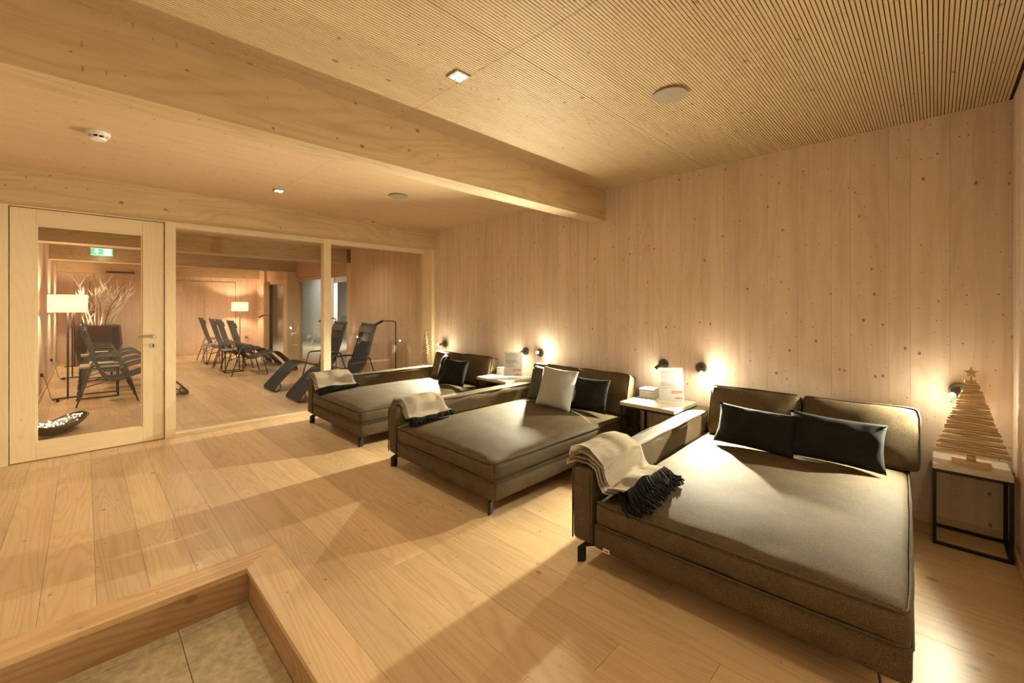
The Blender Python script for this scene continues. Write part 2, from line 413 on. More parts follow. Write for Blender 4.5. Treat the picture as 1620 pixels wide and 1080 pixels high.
# lamp wall (behind the beds) and its continuation in the far room
wb = struct(box('wall_back', M['dark'], -8.05, XR + .1, YW + .02, YW + .12, -.1, 2.6))
boards(wb, 'wall_board', M['wall'], 0, -5.5, -2.41, .09, .22, lambda a, b, t: (a, b, YW - t, YW + .03, 0, CZ), 5)
boards(wb, 'wall_board', M['wall'], 0, -2.41, XR, .09, .22, lambda a, b, t: (a, b, YW - t, YW + .03, 0, CZ), 6)
boards(wb, 'wall_board', M['wall_in'], 0, -8.05, -5.5, .17, .30, lambda a, b, t: (a, b, YW - t, YW + .03, 0, CZ2), 8)
wr_ = struct(box('wall_right', M['dark'], XR + .02, XR + .12, YB, YW + .1, -.2, 2.6))
boards(wr_, 'wall_board', M['wall'], 1, YB, YW, .17, .30, lambda a, b, t: (XR + t, XR + .03, a, b, -.165, CZ), 9)
wl = struct(box('wall_left', M['dark'], XB - .1, XG - .05, YL - .12, YL - .02, -.1, 2.6))
boards(wl, 'wall_board', M['wall_in'], 0, XB, XG - .08, .20, .34, lambda a, b, t: (a, b, YL - .03, YL + t, 0, CZ2), 10)
we = struct(box('wall_end', M['dark'], XB - .12, XB - .02, YL - .1, YW + .1, -.1, 2.6))
boards(we, 'wall_board', M['wall_in'], 1, YL, YW + .02, .20, .34, lambda a, b, t: (XB - .03, XB + t, a, b, 0, CZ2), 11)
wf = struct(box('wall_front', M['dark'], XG - .1, XR + .1, YB - .12, YB - .02, -.2, 2.6))
boards(wf, 'wall_board', M['wall'], 0, XG - .1, XR, .25, .4, lambda a, b, t: (a, b, YB - .03, YB + t, -.165, CZ), 12)
# solid bit of partition left of the door
wp = struct(box('wall_partition', M['frame'], XG - .08, XG + .02, YB, -.50, 0, BZ))

# ceilings
ce = struct(box('ceiling', M['dark'], -2.33, XR + .1, YB - .1, YW + .1, CZ + .012, CZ + .06))
PITCH = .0150
def slat_mesh(y0, y1):
    bm = bmesh.new(); bx(bm, -.0056, .0056, y0, y1, 0, .012); me = bpy.data.meshes.new('slat'); bm.to_mesh(me); bm.free(); me.materials.append(M['slat']); return me
sa, sb = slat_mesh(1.3615, YW), slat_mesh(YB, 1.3585)
xs = []; x = -2.312
while x < XR - .006:
    xs.append(x)
    x += PITCH + (.0025 if abs(x + 1.365) < .0075 else 0)
rest = bmesh.new(); cnt = 0
for x in xs:
    o = link('ceiling_slat', sa, parent=ce); o.location = (x, 0, CZ); cnt += 1
for x in xs[::-1]:
    if cnt < 300: o = link('ceiling_slat', sb, parent=ce); o.location = (x, 0, CZ); cnt += 1
    else: bx(rest, x - .0056, x + .0056, YB, 1.3585, CZ, CZ + .012)
o = build('ceiling_slats', rest, M['slat'], ce); o['kind'] = 'stuff'
ce2 = struct(box('ceiling.001', M['dark'], XB - .1, -2.4, YB - .1, YW + .3, CZ2 + .012, CZ2 + .08))
for (x0, x1) in ((-5.3, -3.90), (-3.90, -2.45)):
    for (y0, y1) in ((YB, 1.33), (1.33, YW)):
        box('ceiling_panel', M['panel'], x0 + .0008, x1 - .0008, y0 + .0008, y1 - .0008, CZ2, CZ2 + .012, ce2)
for (x0, x1) in ((-8.3, -5.5), (-11.3, -8.3), (XB, -11.3)):
    for (y0, y1) in ((YL, 1.33), (1.33, YW + .1)):
        box('ceiling_panel', M['panel'], x0 + .0008, x1 - .0008, y0 + .0008, y1 - .0008, CZ2, CZ2 + .012, ce2)
# beams
def beam(n, x0, x1, y0, y1, z0=BZ, z1=2.5):
    return struct(box(n, M['beam'], x0, x1, y0, y1, z0, z1, bev=.003))
b1 = beam('trim_5', -2.50, -2.32, YB, YW - .001)
b1['label'] = 'deep spruce ceiling beam crossing the room above the middle of the floor'
beam('trim_6', -5.62, -5.21, YB, YW - .001)
beam('trim_7', -8.45, -8.20, YL, YW - .001)
beam('trim_8', -11.48, -11.2, YL, YW + .12)
beam('trim_9', -14.49, -14.2, YL, YW - .001, 2.13)
struct(box('trim_10', M['frame'], -11.48, -11.2, 3.48, 3.80, 0, BZ, bev=.003))   # post
struct(box('trim_11', M['frame'], -8.22, -8.05, 3.64, 3.82, 0, BZ))
struct(box('trim_12', M['framex'], -13.72, -13.56, 3.60, 3.82, 0, 2.0))
ws = struct(box('wall_side', M['wall_in'], XB, -13.72, YW + .001, YW + .1, 0, CZ2))
struct(box('trim_13', M['framex'], -13.56, -8.22, 3.68, 3.80, 2.03, CZ2))
for i, (x0, x1) in enumerate(((-11.2, -8.22), (-13.56, -11.48))):
    wn = struct(box('window_%d' % (i + 4), M['glass'], x0 + .05, x1 - .05, 3.775, 3.785, .07, 1.95), 'tall glass pane in the timber frame of the far room')
    for (a, b, z0, z1, mm) in ((x0, x0 + .05, 0, 2.03, 'frame'), (x1 - .05, x1, 0, 2.03, 'frame'), (x0 + .05, x1 - .05, 0, .07, 'framex'), (x0 + .05, x1 - .05, 1.95, 2.03, 'framex')):
        box('window_frame', M['dark'] if (i == 1 and a == x0) else M[mm], a, b, 3.74, 3.82, z0, z1, wn)
# annex seen through those windows
an = struct(box('wall_annex', M['greyw'], -22, -15.0, 6.0, 6.1, -.05, 2.7))
struct(box('wall_annex.001', M['wall_in'], -15.0, -14.45, 5.96, 6.08, -.05, 2.6))
struct(box('wall_annex.002', M['greyw'], -22, -11, 7.2, 7.3, -.05, 2.7))
struct(box('wall_annex.003', M['wall_in'], -13.2, -5.5, 6.0, 6.1, -.05, 2.7))
struct(box('wall_annex.004', M['greyw'], -22.1, -22, 3.8, 6.1, -.05, 2.7))
struct(box('wall_annex.005', M['greyw'], -5.5, -5.4, 3.8, 6.1, -.05, 2.7))
struct(box('wall_annex.006', M['greyw'], -22, -14.5, 3.80, 3.88, -.05, 2.7))
struct(box('wall_annex.007', M['wall_in'], -14.45, -13.2, 6.0, 6.1, 2.15, 2.7))
struct(box('floor.002', M['floor'], -22, -5.5, 3.79, 7.3, -.06, -.01))
struct(box('ceiling.002', M['greyw'], -22, -5.5, 3.81, 7.3, 2.62, 2.7))

# baseboards
struct(box('baseboard_back', M['framex'], -5.40, XR, YW - .014, YW - .001, .001, .055, bev=.002))
struct(box('baseboard_right', M['nosey'], XR - .014, XR - .001, .61, YW - .015, .001, .055, bev=.002))
struct(box('baseboard_left', M['framex'], XB + .01, XG - .1, YL + .002, YL + .016, .001, .07, bev=.002))
struct(box('baseboard_side', M['framex'], -8.04, XG - .1, YW - .016, YW - .002, .001, .055, bev=.002))
# flush double door with a frame in the end wall
dd = struct(box('door_2', M['wall_in'], XB + .002, XB + .018, 2.36, 3.10, .01, 2.02), 'flush timber door leaf in the end wall beyond the loungers')
box('door_leaf', M['wall_in'], XB + .002, XB + .018, 1.60, 2.352, .01, 2.02, dd)
for e in ((3.105, 3.14, 0, 2.06), (1.56, 1.595, 0, 2.06)): box('door_frame', M['dark'], XB + .002, XB + .006, e[0], e[0] + .008, 0, 2.03, dd)
box('door_frame', M['dark'], XB + .002, XB + .006, 1.565, 3.11, 2.025, 2.033, dd)
box('hatch_panel', M['frame'], XB + .019, XB + .025, 1.66, 1.86, 1.72, 1.95, dd)

# ---------------------------------------------------------------- glass partition
FT = 2.12                               # underside of the head frame
def fr(name, m, y0, y1, z0, z1, x0=XG - .05, x1=XG + .05, parent=None): return box(name, M[m], x0, x1, y0, y1, z0, z1, parent, bev=.002)
w1 = struct(fr('window_1', 'glass', .655, 2.12, .035, FT, XG - .005, XG + .005), 'glass pane between the door and the slim middle post')
w2 = struct(fr('window_2', 'glass', 2.205, 3.60, .035, FT, XG - .005, XG + .005), 'glass pane between the slim post and the lamp wall')
for wn, y0, y1 in ((w1, .65, 2.115), (w2, 2.205, 3.60)):
    box('window_frame', M['framey'], XG - .05, XG + .05, y0, y1, 0, .035, wn)
    box('window_frame', M['framey'], XG - .05, XG + .05, y0, y1, FT, BZ - .001, wn)
struct(fr('trim_14', 'frame', .565, .65, 0, BZ - .001))
struct(fr('trim_15', 'frame', 2.115, 2.205, 0, BZ - .001, XG - .045, XG + .055))
struct(fr('trim_16', 'frame', 3.60, 3.649, 0, BZ - .001, XG - .06, XG + .24))
struct(fr('trim_17', 'frame', -.50, -.448, 0, BZ - .001))
struct(fr('trim_18', 'framey', -.448, .565, 2.163, BZ - .001, XG - .05, XG + .05))
dr = struct(bpy.data.objects.new('door_1', None), 'pale timber framed door with one large glass pane and steel lever'); C.objects.link(dr); dr.location = (XG, -.44, 0)
DX = XG
def dbox(name, m, y0, y1, z0, z1, x0=-.03, x1=.035, parent=dr, bev=.002): return box(name, M[m], x0, x1, y0, y1, z0, z1, parent, bev)
dbox('door_stile', 'frame', 0, .145, .008, 2.155); dbox('door_stile', 'frame', .838, .995, .008, 2.155)
dbox('door_rail', 'framey', .1455, .8375, .008, .155); dbox('door_rail', 'framey', .1455, .8375, 2.02, 2.155)
dbox('door_glass', 'glass', .145, .838, .155, 2.02, 0, .008, bev=0)
for e in ((.1455, .157, .155, 2.02), (.826, .8375, .155, 2.02), (.157, .826, .155, .166), (.157, .826, 2.009, 2.02)):
    dbox('glazing_bead', 'framey', e[0], e[1], e[2], e[3], .009, .026, bev=.001)
bm = bmesh.new(); cyl(bm, (.035, .915, 1.03), (1, 0, 0), .026, .008, 24); rose = build('handle_rose', bm, M['steel'], dr, False)
hd = tubeo('door_handle', M['steel'], catmull([(.04, .915, 1.03), (.085, .915, 1.03), (.095, .90, 1.03), (.095, .80, 1.03)], 5), .0095, dr, 10)
bm = bmesh.new(); cyl(bm, (.035, .915, .94), (1, 0, 0), .025, .008, 24); build('lock_rose', bm, M['steel'], dr)
bm = bmesh.new(); bx(bm, .0435, .046, .910, .920, .925, .953); build('keyhole', bm, M['black'], dr)

# ---------------------------------------------------------------- ceiling fittings
def downlight(x, y, z, label):
    t = thing('downlight', label, 'ceiling light', (x, y, z), 0, 'square ceiling downlights')
    box('plate', M['plate'], -.044, .044, -.044, .044, -.004, .004, t, bev=.001)
    for i in (-1, 1):
        for j in (-1, 1): box('lens', M['lens'], i * .018 - .011, i * .018 + .011, j * .018 - .011, j * .018 + .011, -.0065, -.0042, t)
    return t
downlight(-1.69, 1.32, CZ - .004, 'square four-lens downlight in the slatted ceiling in front of the beam')
downlight(-4.48, 1.32, CZ2 - .004, 'small square downlight in the smooth ceiling beyond the beam')
def disc(x, y, z, label):
    t = thing('ceiling_speaker', label, 'speaker', (x, y, z), 0, 'round ceiling discs')
    bm = bmesh.new(); cyl(bm, (0, 0, -.012), (0, 0, 1), .092, .008, 40); bmesh.ops.bevel(bm, geom=[e for e in bm.edges if len(e.link_faces) == 2 and abs(e.calc_face_angle(0)) > .8], offset=.003, segments=2, affect='EDGES')
    build('cover', bm, M['plate'], t)
    bm = bmesh.new(); cyl(bm, (0, 0, -.004), (0, 0, 1), .08, .012, 30); build('collar', bm, M['dark'], t)
    bm = bmesh.new(); cyl(bm, (0, 0, -.0145), (0, 0, 1), .005, .003, 12); build('screw', bm, M['steel'], t)
disc(-1.02, 2.24, CZ, 'round beige disc in the slatted ceiling near the lamp wall')
disc(-3.83, 2.23, CZ2, 'round beige disc in the smooth ceiling beyond the beam')
t = thing('smoke_detector', 'white round smoke detector on the smooth ceiling above the door side', 'smoke detector', (-3.824, .061, CZ2))
bm = bmesh.new(); cyl(bm, (0, 0, -.022), (0, 0, 1), .058, .022, 32, .060); build('base', bm, M['white'], t)
bm = bmesh.new(); cyl(bm, (0, 0, -.046), (0, 0, 1), .036, .010, 28, .044); build('cap', bm, M['white'], t)
bm = bmesh.new(); cyl(bm, (0, 0, -.036), (0, 0, 1), .034, .014, 24); build('sensor_gap', bm, M['black'], t)
for i in range(8):
    a = i * math.pi / 4; bm = bmesh.new(); bx(bm, .034, .044, -.003, .003, -.037, -.021); xf(bm, Matrix.Rotation(a, 4, 'Z')); build('vent_rib', bm, M['white'], t)

# ---------------------------------------------------------------- daybeds
BWID = 1.29
def make_bed(x0, y0, rz, label, tagm=False):
    t = thing('daybed', label, 'daybed', (x0, y0, 0), rz, 'daybeds along the lamp wall')
    mw, md = BWID - .14, 1.62
    # base
    bm = soft(mw + .02, 1.84, .125, .022, .0, .004, (10, 14, 2)); xf(bm, Matrix.Translation((.135 + mw / 2, .925, .108))); build('base', bm, M['fab'], t, True)
    tubeo('piping', M['pipe'], [p + Vector((.135 + mw / 2, .925, 0)) for p in rect_loop(mw + .024, 1.84, .226, .03)], .0045, t, 6, True)
    # mattress
    bm = soft(mw, md, .118, .026, .052, .012, (22, 30, 4), .004, x0); xf(bm, Matrix.Translation((.14 + mw / 2, .81, .230)))
    mt = build('mattress', bm, M['fab'], t, True)
    for z, bs in ((.345, .006), (.236, .006)):
        tubeo('piping', M['pipe'], [p + Vector((.14 + mw / 2, .81, 0)) for p in rect_loop(mw - .006, md - .006, z, .03, .003, x0, 14, bs)], .005, mt, 6, True)
    sm = []
    for i in range(25):
        u = -1 + 2 * i / 24; v = (1.30 - .81) / .81
        sm.append((.14 + mw / 2 + u * (mw / 2 - .02), 1.30, .3490 + .052 * (1 - u ** 4) * (1 - v ** 4)))
    tubeo('seam', M['pipe'], sm, .0022, mt, 5)
    # armrest
    bm = soft(.125, 1.83, .384, .026, .008, .006, (5, 26, 8), .004, x0 + 3); xf(bm, Matrix.Translation((.0635, .917, .116)))
    arm = build('armrest', bm, M['fab'], t, True)
    for sx in (-1, 1):
        P = [(.0635 + sx * .052, -.0, .13)]
        P = []
        for z in (.125, .25, .36, .455): P.append((.0635 + sx * .0575, .004, z))
        P += [(.0635 + sx * .056, .016, .488)]
        for i in range(12): P.append((.0635 + sx * .056 + .002 * math.sin(i * 2.1), .06 + i * .147, .4955 + .002 * math.sin(i * 1.7 + x0)))
        tubeo('piping', M['pipe'], catmull(P, 3), .0048, arm, 6)
    # back frame
    bm = soft(mw + .012, .12, .47, .03, .0, .004, (14, 3, 6)); xf(bm, Matrix.Translation((.136 + mw / 2, 1.78, .108))); build('back_frame', bm, M['fab'], t, True)
    # bracket legs: flat bar, bent
    for (lx, ly, sx, sy) in ((.032, .022, 1, 1), (BWID - .07, .03, -1, 1), (.045, 1.72, 1, -1), (BWID - .07, 1.72, -1, -1)):
        bm = bmesh.new()
        P = [(0, 0), (.030, 0), (.030, .066), (.044, .078), (.17, .082), (.17, .104), (.03, .100), (0, .078)]; kx, ky = (.72, .72) if sx > 0 else (-.25, .95)
        kx, ky = kx * sx * sx, ky * sy
        # profile runs diagonally under the base
        a = [bm.verts.new((p[0] * kx, p[0] * ky - .013, p[1])) for p in P]; b = [bm.verts.new((p[0] * kx, p[0] * ky + .013, p[1])) for p in P]
        bm.faces.new(a); bm.faces.new(b[::-1])
        for i in range(len(P)): j = (i + 1) % len(P); bm.faces.new((a[i], b[i], b[j], a[j]))
        xf(bm, Matrix.Translation((lx, ly, 0))); build('leg', bm, M['black'], t)
    if tagm:
        tg = box('fabric_tag', M['white'], .19, .225, -.0035, -.0005, .118, .137, t, bev=.001); tg['label'] = 'small pale stitched tag'
        box('tag_print', M['red'], .197, .218, -.0045, -.0036, .123, .132, tg)
    return t
BEDS = [(-5.055, 1.79, 0, 'taupe daybed nearest the glass partition'), (-3.22, 1.775, 0, 'middle taupe daybed with one light grey pillow'), (-1.345, 1.79, R(2), 'largest taupe daybed in the right foreground')]
beds = [make_bed(x, y, a, l, i == 2) for i, (x, y, a, l) in enumerate(BEDS)]
def bedpt(i, x, y, z):
    X, Y, a, _ = BEDS[i]; return (X + x * math.cos(a) - y * math.sin(a), Y + x * math.sin(a) + y * math.cos(a), z)

def soft_cushion(name, label, m, W, H, T, loc, rz, tilt, seed, group, pip=True, cat='cushion', yaw2=0):
    """box cushion standing on its edge, leaning back by tilt"""
    t = thing(name, label, cat, loc, rz, group)
    bm = soft(W, H, T, .022, .016, .006, (12, 9, 3), .009, seed)
    Mx = Matrix.Rotation(R(90) - tilt, 4, 'X') @ Matrix.Translation((0, H / 2, -T))
    xf(bm, Mx); build('cover', bm, m, t, True)
    for z in (.012, T - .012):
        tubeo('piping', M['pipe'], [Mx @ p for p in rect_loop(W - .002, H - .002, z, .022, .009, seed, 10, .004)], .0048, t, 6, True)
    return t
desc = ['on the daybed nearest the glass', 'on the middle daybed', 'on the foreground daybed']
for i in range(3):
    for s in (0, 1):
        xc = .140 + .288 + s * .578 + (.026 + .018 * s if i == 2 else 0)
        x, y, z = bedpt(i, xc, 1.55, .368)
        soft_cushion('back_cushion', ('left' if s == 0 else 'right') + ' square taupe back cushion ' + desc[i], M['fab'], .568, .36, .13, (x, y, z),
                     BEDS[i][2] + R((-1, 1)[s]), R(15 + s), i * 5 + s * 2.3, 'taupe back cushions')

def pillow(label, m, W, H, T, loc, rz, tilt, seed, group, roll=0):
    """knife-edged scatter pillow standing on its lower edge"""
    nu, nv = 22, 18; bm = bmesh.new(); rows = {}
    def P(i, j, sgn):
        u, v = -1 + 2 * i / nu, -1 + 2 * j / nv
        px = W / 2 * u * (1 - .07 * (1 - v * v) * abs(u)); py = H / 2 * v * (1 - .07 * (1 - u * u) * abs(v))
        th = T / 2 * (max(0, 1 - abs(u) ** 2.6) ** .62) * (max(0, 1 - abs(v) ** 2.6) ** .62)
        q = Vector((px * 7 + seed, py * 7, sgn * 2)); n_ = noise.noise(q) * .010 + noise.noise(q * 2.7) * .004
        edge = min(1, (1 - max(abs(u), abs(v))) * 6)
        return (px, py, sgn * (th + n_ * edge) + (noise.noise(Vector((u * 2, v * 2, seed))) * .008))
    edge_v = {}
    for sgn in (1, -1):
        V = [[None] * (nv + 1) for _ in range(nu + 1)]
        for i in range(nu + 1):
            for j in range(nv + 1):
                e = i in (0, nu) or j in (0, nv)
                if e and (i, j) in edge_v: V[i][j] = edge_v[(i, j)]
                else:
                    V[i][j] = bm.verts.new(P(i, j, sgn))
                    if e: edge_v[(i, j)] = V[i][j]
        for i in range(nu):
            for j in range(nv): bm.faces.new((V[i][j], V[i + 1][j], V[i + 1][j + 1], V[i][j + 1]))
    Mx = Matrix.Rotation(R(90) - tilt, 4, 'X') @ Matrix.Rotation(roll, 4, 'Z') @ Matrix.Translation((0, H / 2, T * .25))
    xf(bm, Mx); o = build('pillow', bm, m, None, True)
    o.location = loc; o.rotation_euler = (0, 0, rz)
    return tag(o, label, 'pillow', group)
G = 'scatter pillows on the daybeds'
pillow('wide black pillow at the left of the foreground daybed', M['charc'], .47, .27, .12, bedpt(2, .545, 1.25, .388), R(1), R(26), 1, G, R(-2))
pillow('wide black pillow at the right of the foreground daybed', M['charc'], .47, .28, .12, bedpt(2, .965, 1.29, .388), R(8), R(26), 2.2, G, R(-3))
pillow('dark green-grey pillow at the left of the middle daybed', M['green'], .40, .34, .12, bedpt(1, .50, 1.38, .392), R(-3), R(20), 3.1, G)
pillow('light grey square pillow standing in the centre of the middle daybed', M['lgrey'], .38, .37, .11, bedpt(1, .765, 1.22, .394), R(6), R(20), 4.4, G, R(-3))
pillow('black pillow right of the light grey one on the middle daybed', M['charc'], .37, .30, .12, bedpt(1, 1.04, 1.37, .388), R(4), R(20), 5.5, G)
pillow('black pillow turned sideways at the left of the far daybed', M['charc'], .36, .34, .12, bedpt(0, .70, 1.36, .390), R(-30), R(16), 6.6, G)
pillow('black pillow overlapping at the right of the far daybed', M['charc'], .42, .31, .12, bedpt(0, 1.03, 1.26, .388), R(6), R(18), 7.7, G)

# throws: folded layers over the arm, hanging down on the mattress
def throw(i, label, seed, y0=.03, wid=.36, reach=.10, bulk=1.0, skew=.14, flen=.085):
    t = thing('throw_blanket', label, 'blanket', bedpt(i, .06, .22, 0), BEDS[i][2], 'fringed throws over the daybed arms')
    rnd = random.Random(seed)
    def path(s, lift, ext):
        # s 0..1 over the arm profile in x,z (local to the bed)
        pts = [(-.030, .478), (-.018, .512), (.03, .520), (.095, .517), (.133, .495), (.150, .425), (.172, .392), (.19 + reach * ext, .396)]
        f = s * (len(pts) - 1); k = min(int(f), len(pts) - 2); a = f - k; a = a * a * (3 - 2 * a) * .4 + a * .6
        x = pts[k][0] + (pts[k + 1][0] - pts[k][0]) * a; z = pts[k][1] + (pts[k + 1][1] - pts[k][1]) * a
        nx, nz = (0, 1) if x < .11 else (.75, .65)
        return x + nx * lift, z + nz * lift
    L = 4
    for l in range(L):
        lift = (.004 + l * .012) * bulk; ext = (.5, .75, .9, 1.0)[l]; ys = y0 + (L - 1 - l) * -.008
        def fn(u, v, l=l, lift=lift, ext=ext, ys=ys):
            x, z = path(u, lift, ext)
            y = ys + v * (wid - l * .012) + skew * max(0, u - .1) * (.25 + .75 * v) - .22 * 0
            q = Vector((x * 9 + seed + l, y * 9, l * 1.3))
            fold = .010 * math.sin(v * 7 + u * 4 + seed) * (.3 + u) * bulk
            z2 = z + noise.noise(q) * .012 + max(0, fold) + (.014 if l == 3 else 0) * math.sin(math.pi * min(1, u * 1.6)) * bulk
            x2 = x + noise.noise(q + Vector((5, 5, 5))) * .008
            if u > .70: z2 = max(z2, .392 + l * .004)
            if u < .15: z2 = min(z2, .60)
            return (x2 - .06, y - .22, z2)
        bm = sgrid(26, 20, fn)
        bmesh.ops.solidify(bm, geom=bm.faces[:], thickness=.005)
        build('folded_layer', bm, M['throw'], t, True)
        if l in (1, 3):
            fb = bmesh.new()
            n_ = 80
            for k in range(n_ * (2 if l == 3 else 1)):
                v = (k + rnd.random()) / (n_ * (2 if l == 3 else 1)); a = Vector(fn(1.0, v)); a.z -= .001
                d = Vector((1, -.62 + rnd.uniform(-.4, .4), 0)).normalized(); ln = flen * rnd.uniform(.7, 1.15)
                P = [a + Vector((-.006, 0, .003)), a + d * ln * .35 + Vector((0, 0, .006 * rnd.random() + .001)), a + d * ln * .7 + Vector((0, rnd.uniform(-.006, .006), 0)), a + d * ln]
                for p_ in P[1:]:
                    vv = min(1, abs(p_.y + .22 - .81) / .81); p_.z = .357 + .045 * (1 - vv ** 4) + rnd.uniform(0, .012 + .012 * (l == 3))
                tube(fb, P, .0050, 5)
            o = build('fringe', fb, M['fringe'], t, True); o['kind'] = 'stuff'
    return t
throw(2, 'beige throw with black fringe folded over the foreground daybed arm', 1.0, .02, .40, .07, 1.35, .10, .125)
throw(1, 'beige throw with black fringe folded over the middle daybed arm', 4.0, .06, .36, .03, .8, .12, .06)
throw(0, 'crumpled beige throw with black fringe on the arm of the far daybed', 8.0, .02, .40, .04, 1.0, .12, .07)

# ---------------------------------------------------------------- side tables
def side_table(x0, x1, y0, y1, h, label, group, bar=.016, name='side_table', topm='tabletop', top_t=.028):
    t = thing(name, label, 'side table', ((x0 + x1) / 2, (y0 + y1) / 2, 0), 0, group)
    w, d = (x1 - x0) / 2, (y1 - y0) / 2
    box('table_top', M[topm], -w, w, -d, d, h - top_t, h, t, bev=.002)
    for sx in (-1, 1):
        for sy in (-1, 1):
            box('leg', M['black'], sx * w - (bar if sx > 0 else 0), sx * w + (bar if sx < 0 else 0), sy * d - (bar if sy > 0 else 0), sy * d + (bar if sy < 0 else 0), 0, h - top_t, t)
    for z in (0, h - top_t - bar):
        for sx in (-1, 1): box('rail', M['black'], sx * w - (bar if sx > 0 else 0), sx * w + (bar if sx < 0 else 0), -d + bar, d - bar, z, z + bar, t)
        for sy in (-1, 1): box('rail', M['black'], -w + bar, w - bar, sy * d - (bar if sy > 0 else 0), sy * d + (bar if sy < 0 else 0), z, z + bar, t)
    return t
side_table(-.012, .285, 3.345, 3.63, .447, 'small black framed table in the right corner under the stick tree', 'small tables of the lamp room')
side_table(-1.89, -1.42, 3.19, 3.63, .52, 'black framed table between the middle and foreground daybeds', 'small tables of the lamp room')
side_table(-3.73, -3.25, 3.17, 3.63, .52, 'black framed table between the far and middle daybeds', 'small tables of the lamp room')
side_table(-5.36, -5.09, 3.35, 3.63, .447, 'small black framed table squeezed beside the glass under the far stick tree', 'small tables of the lamp room')

def card(x, y, z, rz, label):
    t = thing('menu_card_stand', label, 'card stand', (x, y, z), rz, 'upright printed cards on the tables')
    tl = Matrix.Rotation(R(-8), 4, 'X')
    def B(name, m, *e, parent=t):
        bm = bmesh.new(); bx(bm, *e); xf(bm, tl); return build(name, bm, m, parent)
    B('card', M['paper'], -.103, .103, -.0012, .0012, .012, .285)
    bm = bmesh.new(); bx(bm, -.105, .105, -.006, .05, 0, .004); build('foot', bm, M['white'], t)
    B('holder_edge', M['glass'], -.105, .105, .0016, .0034, .004, .288)
    tb = bmesh.new(); rb = bmesh.new(); rnd = random.Random(int(x * 10))
    def strip(b, x0, x1, z0, z1): bx(b, x0, x1, -.0022, -.0014, z0, z1)
    zz = .262
    while zz > .115:
        if rnd.random() < .86: strip(tb, -.085, -.085 + rnd.uniform(.09, .165), zz, zz + .0028)
        zz -= .0072
    for k in range(5):
        for e in ((0, .013, .088, .094), (0, .004, .070, .0875), (.0045, .012, .078, .083), (.009, .013, .070, .0775)):
            q = bmesh.new(); strip(q, k * .018 + e[0], k * .018 + e[1], e[2], e[3]); xf(q, tl); build('red_letter_stroke', q, M['red'], t)
    strip(rb, .02, .088, .028, .034)
    for e in ((.035, .05, .036, .041), (.058, .066, .036, .044)):
        q = bmesh.new(); strip(q, *e); xf(q, tl); build('red_logo_mark', q, M['red'], t)
    for n_, b, m in (('printed_text', tb, M['ink']), ('red_print', rb, M['red'])): xf(b, tl); build(n_, b, m, t)
card(-1.565, 3.475, .52, R(44), 'white printed card standing on the table by the foreground daybed')
card(-3.39, 3.42, .52, R(40), 'white printed card standing on the table by the far daybed')
def stack(x, y, z, label, n=4):
    t = thing('napkin_stack', label, 'napkins', (x, y, z), R(8), 'white folded stacks on the tables')
    for k in range(n):
        bm = soft(.13 - .004 * (k % 2), .15, .016, .007, .002, 0, (3, 3, 1)); xf(bm, Matrix.Rotation(R((k * 7) % 5 - 2), 4, 'Z')); xf(bm, Matrix.Translation((0, 0, k * .0165))); build('napkin', bm, M['paper'], t, True)
stack(-1.80, 3.53, .52, 'white folded stack on the table by the foreground daybed', 5)
stack(-3.64, 3.53, .52, 'white folded stack on the table by the far daybed', 5)

# ---------------------------------------------------------------- stick trees
def stick_tree(x, y, z, label, w0=.30, rz=0, H=.42):
    t = thing('stick_tree', label, 'decoration', (x, y, z), rz, 'wooden stick trees')
    box('base', M['stick'], -.075, .075, -.035, .035, 0, .022, t, bev=.002)
    bm = bmesh.new(); cyl(bm, (0, 0, .022), (0, 0, 1), .020, .028, 16, .016); build('collar', bm, M['stick'], t, True)
    bm = bmesh.new(); cyl(bm, (0, 0, .05), (0, 0, 1), .004, H + .02, 8); build('rod', bm, M['stick'], t)
    n = 29; rnd = random.Random(11)
    for i in range(n):
        f = i / (n - 1); L = w0 * (1 - f) + .045 * f; zz = .060 + f * (H - .02)
        bm = bmesh.new(); bx(bm, -L / 2, L / 2, -.010, .010, -.0060, .0060, .0012)
        xf(bm, Matrix.Translation((rnd.uniform(-.004, .004), 0, zz)) @ Matrix.Rotation(R((-6 if i % 2 else 6) + rnd.uniform(-8, 8)), 4, 'Z'))
        build('stick', bm, M['stick'], t)
    bm = bmesh.new(); a = []; b = []
    for k in range(10):
        r_ = .032 if k % 2 == 0 else .0135; an_ = math.pi / 2 + k * math.pi / 5
        a.append(bm.verts.new((r_ * math.cos(an_), -.004, r_ * math.sin(an_)))); b.append(bm.verts.new((r_ * math.cos(an_), .004, r_ * math.sin(an_))))
    ca = bm.verts.new((0, -.007, 0)); cb = bm.verts.new((0, .007, 0))
    for k in range(10):
        j = (k + 1) % 10; bm.faces.new((a[k], a[j], ca)); bm.faces.new((b[j], b[k], cb)); bm.faces.new((a[k], b[k], b[j], a[j]))
    xf(bm, Matrix.Translation((0, 0, H + .088))); st = build('star', bm, M['stick'], t)
    return t
stick_tree(.140, 3.46, .447, 'tall tree of stacked sticks with a star on the right corner table', .29)
stick_tree(-5.20, 3.46, .447, 'small stick tree standing by the glass beyond the far daybed', .20)

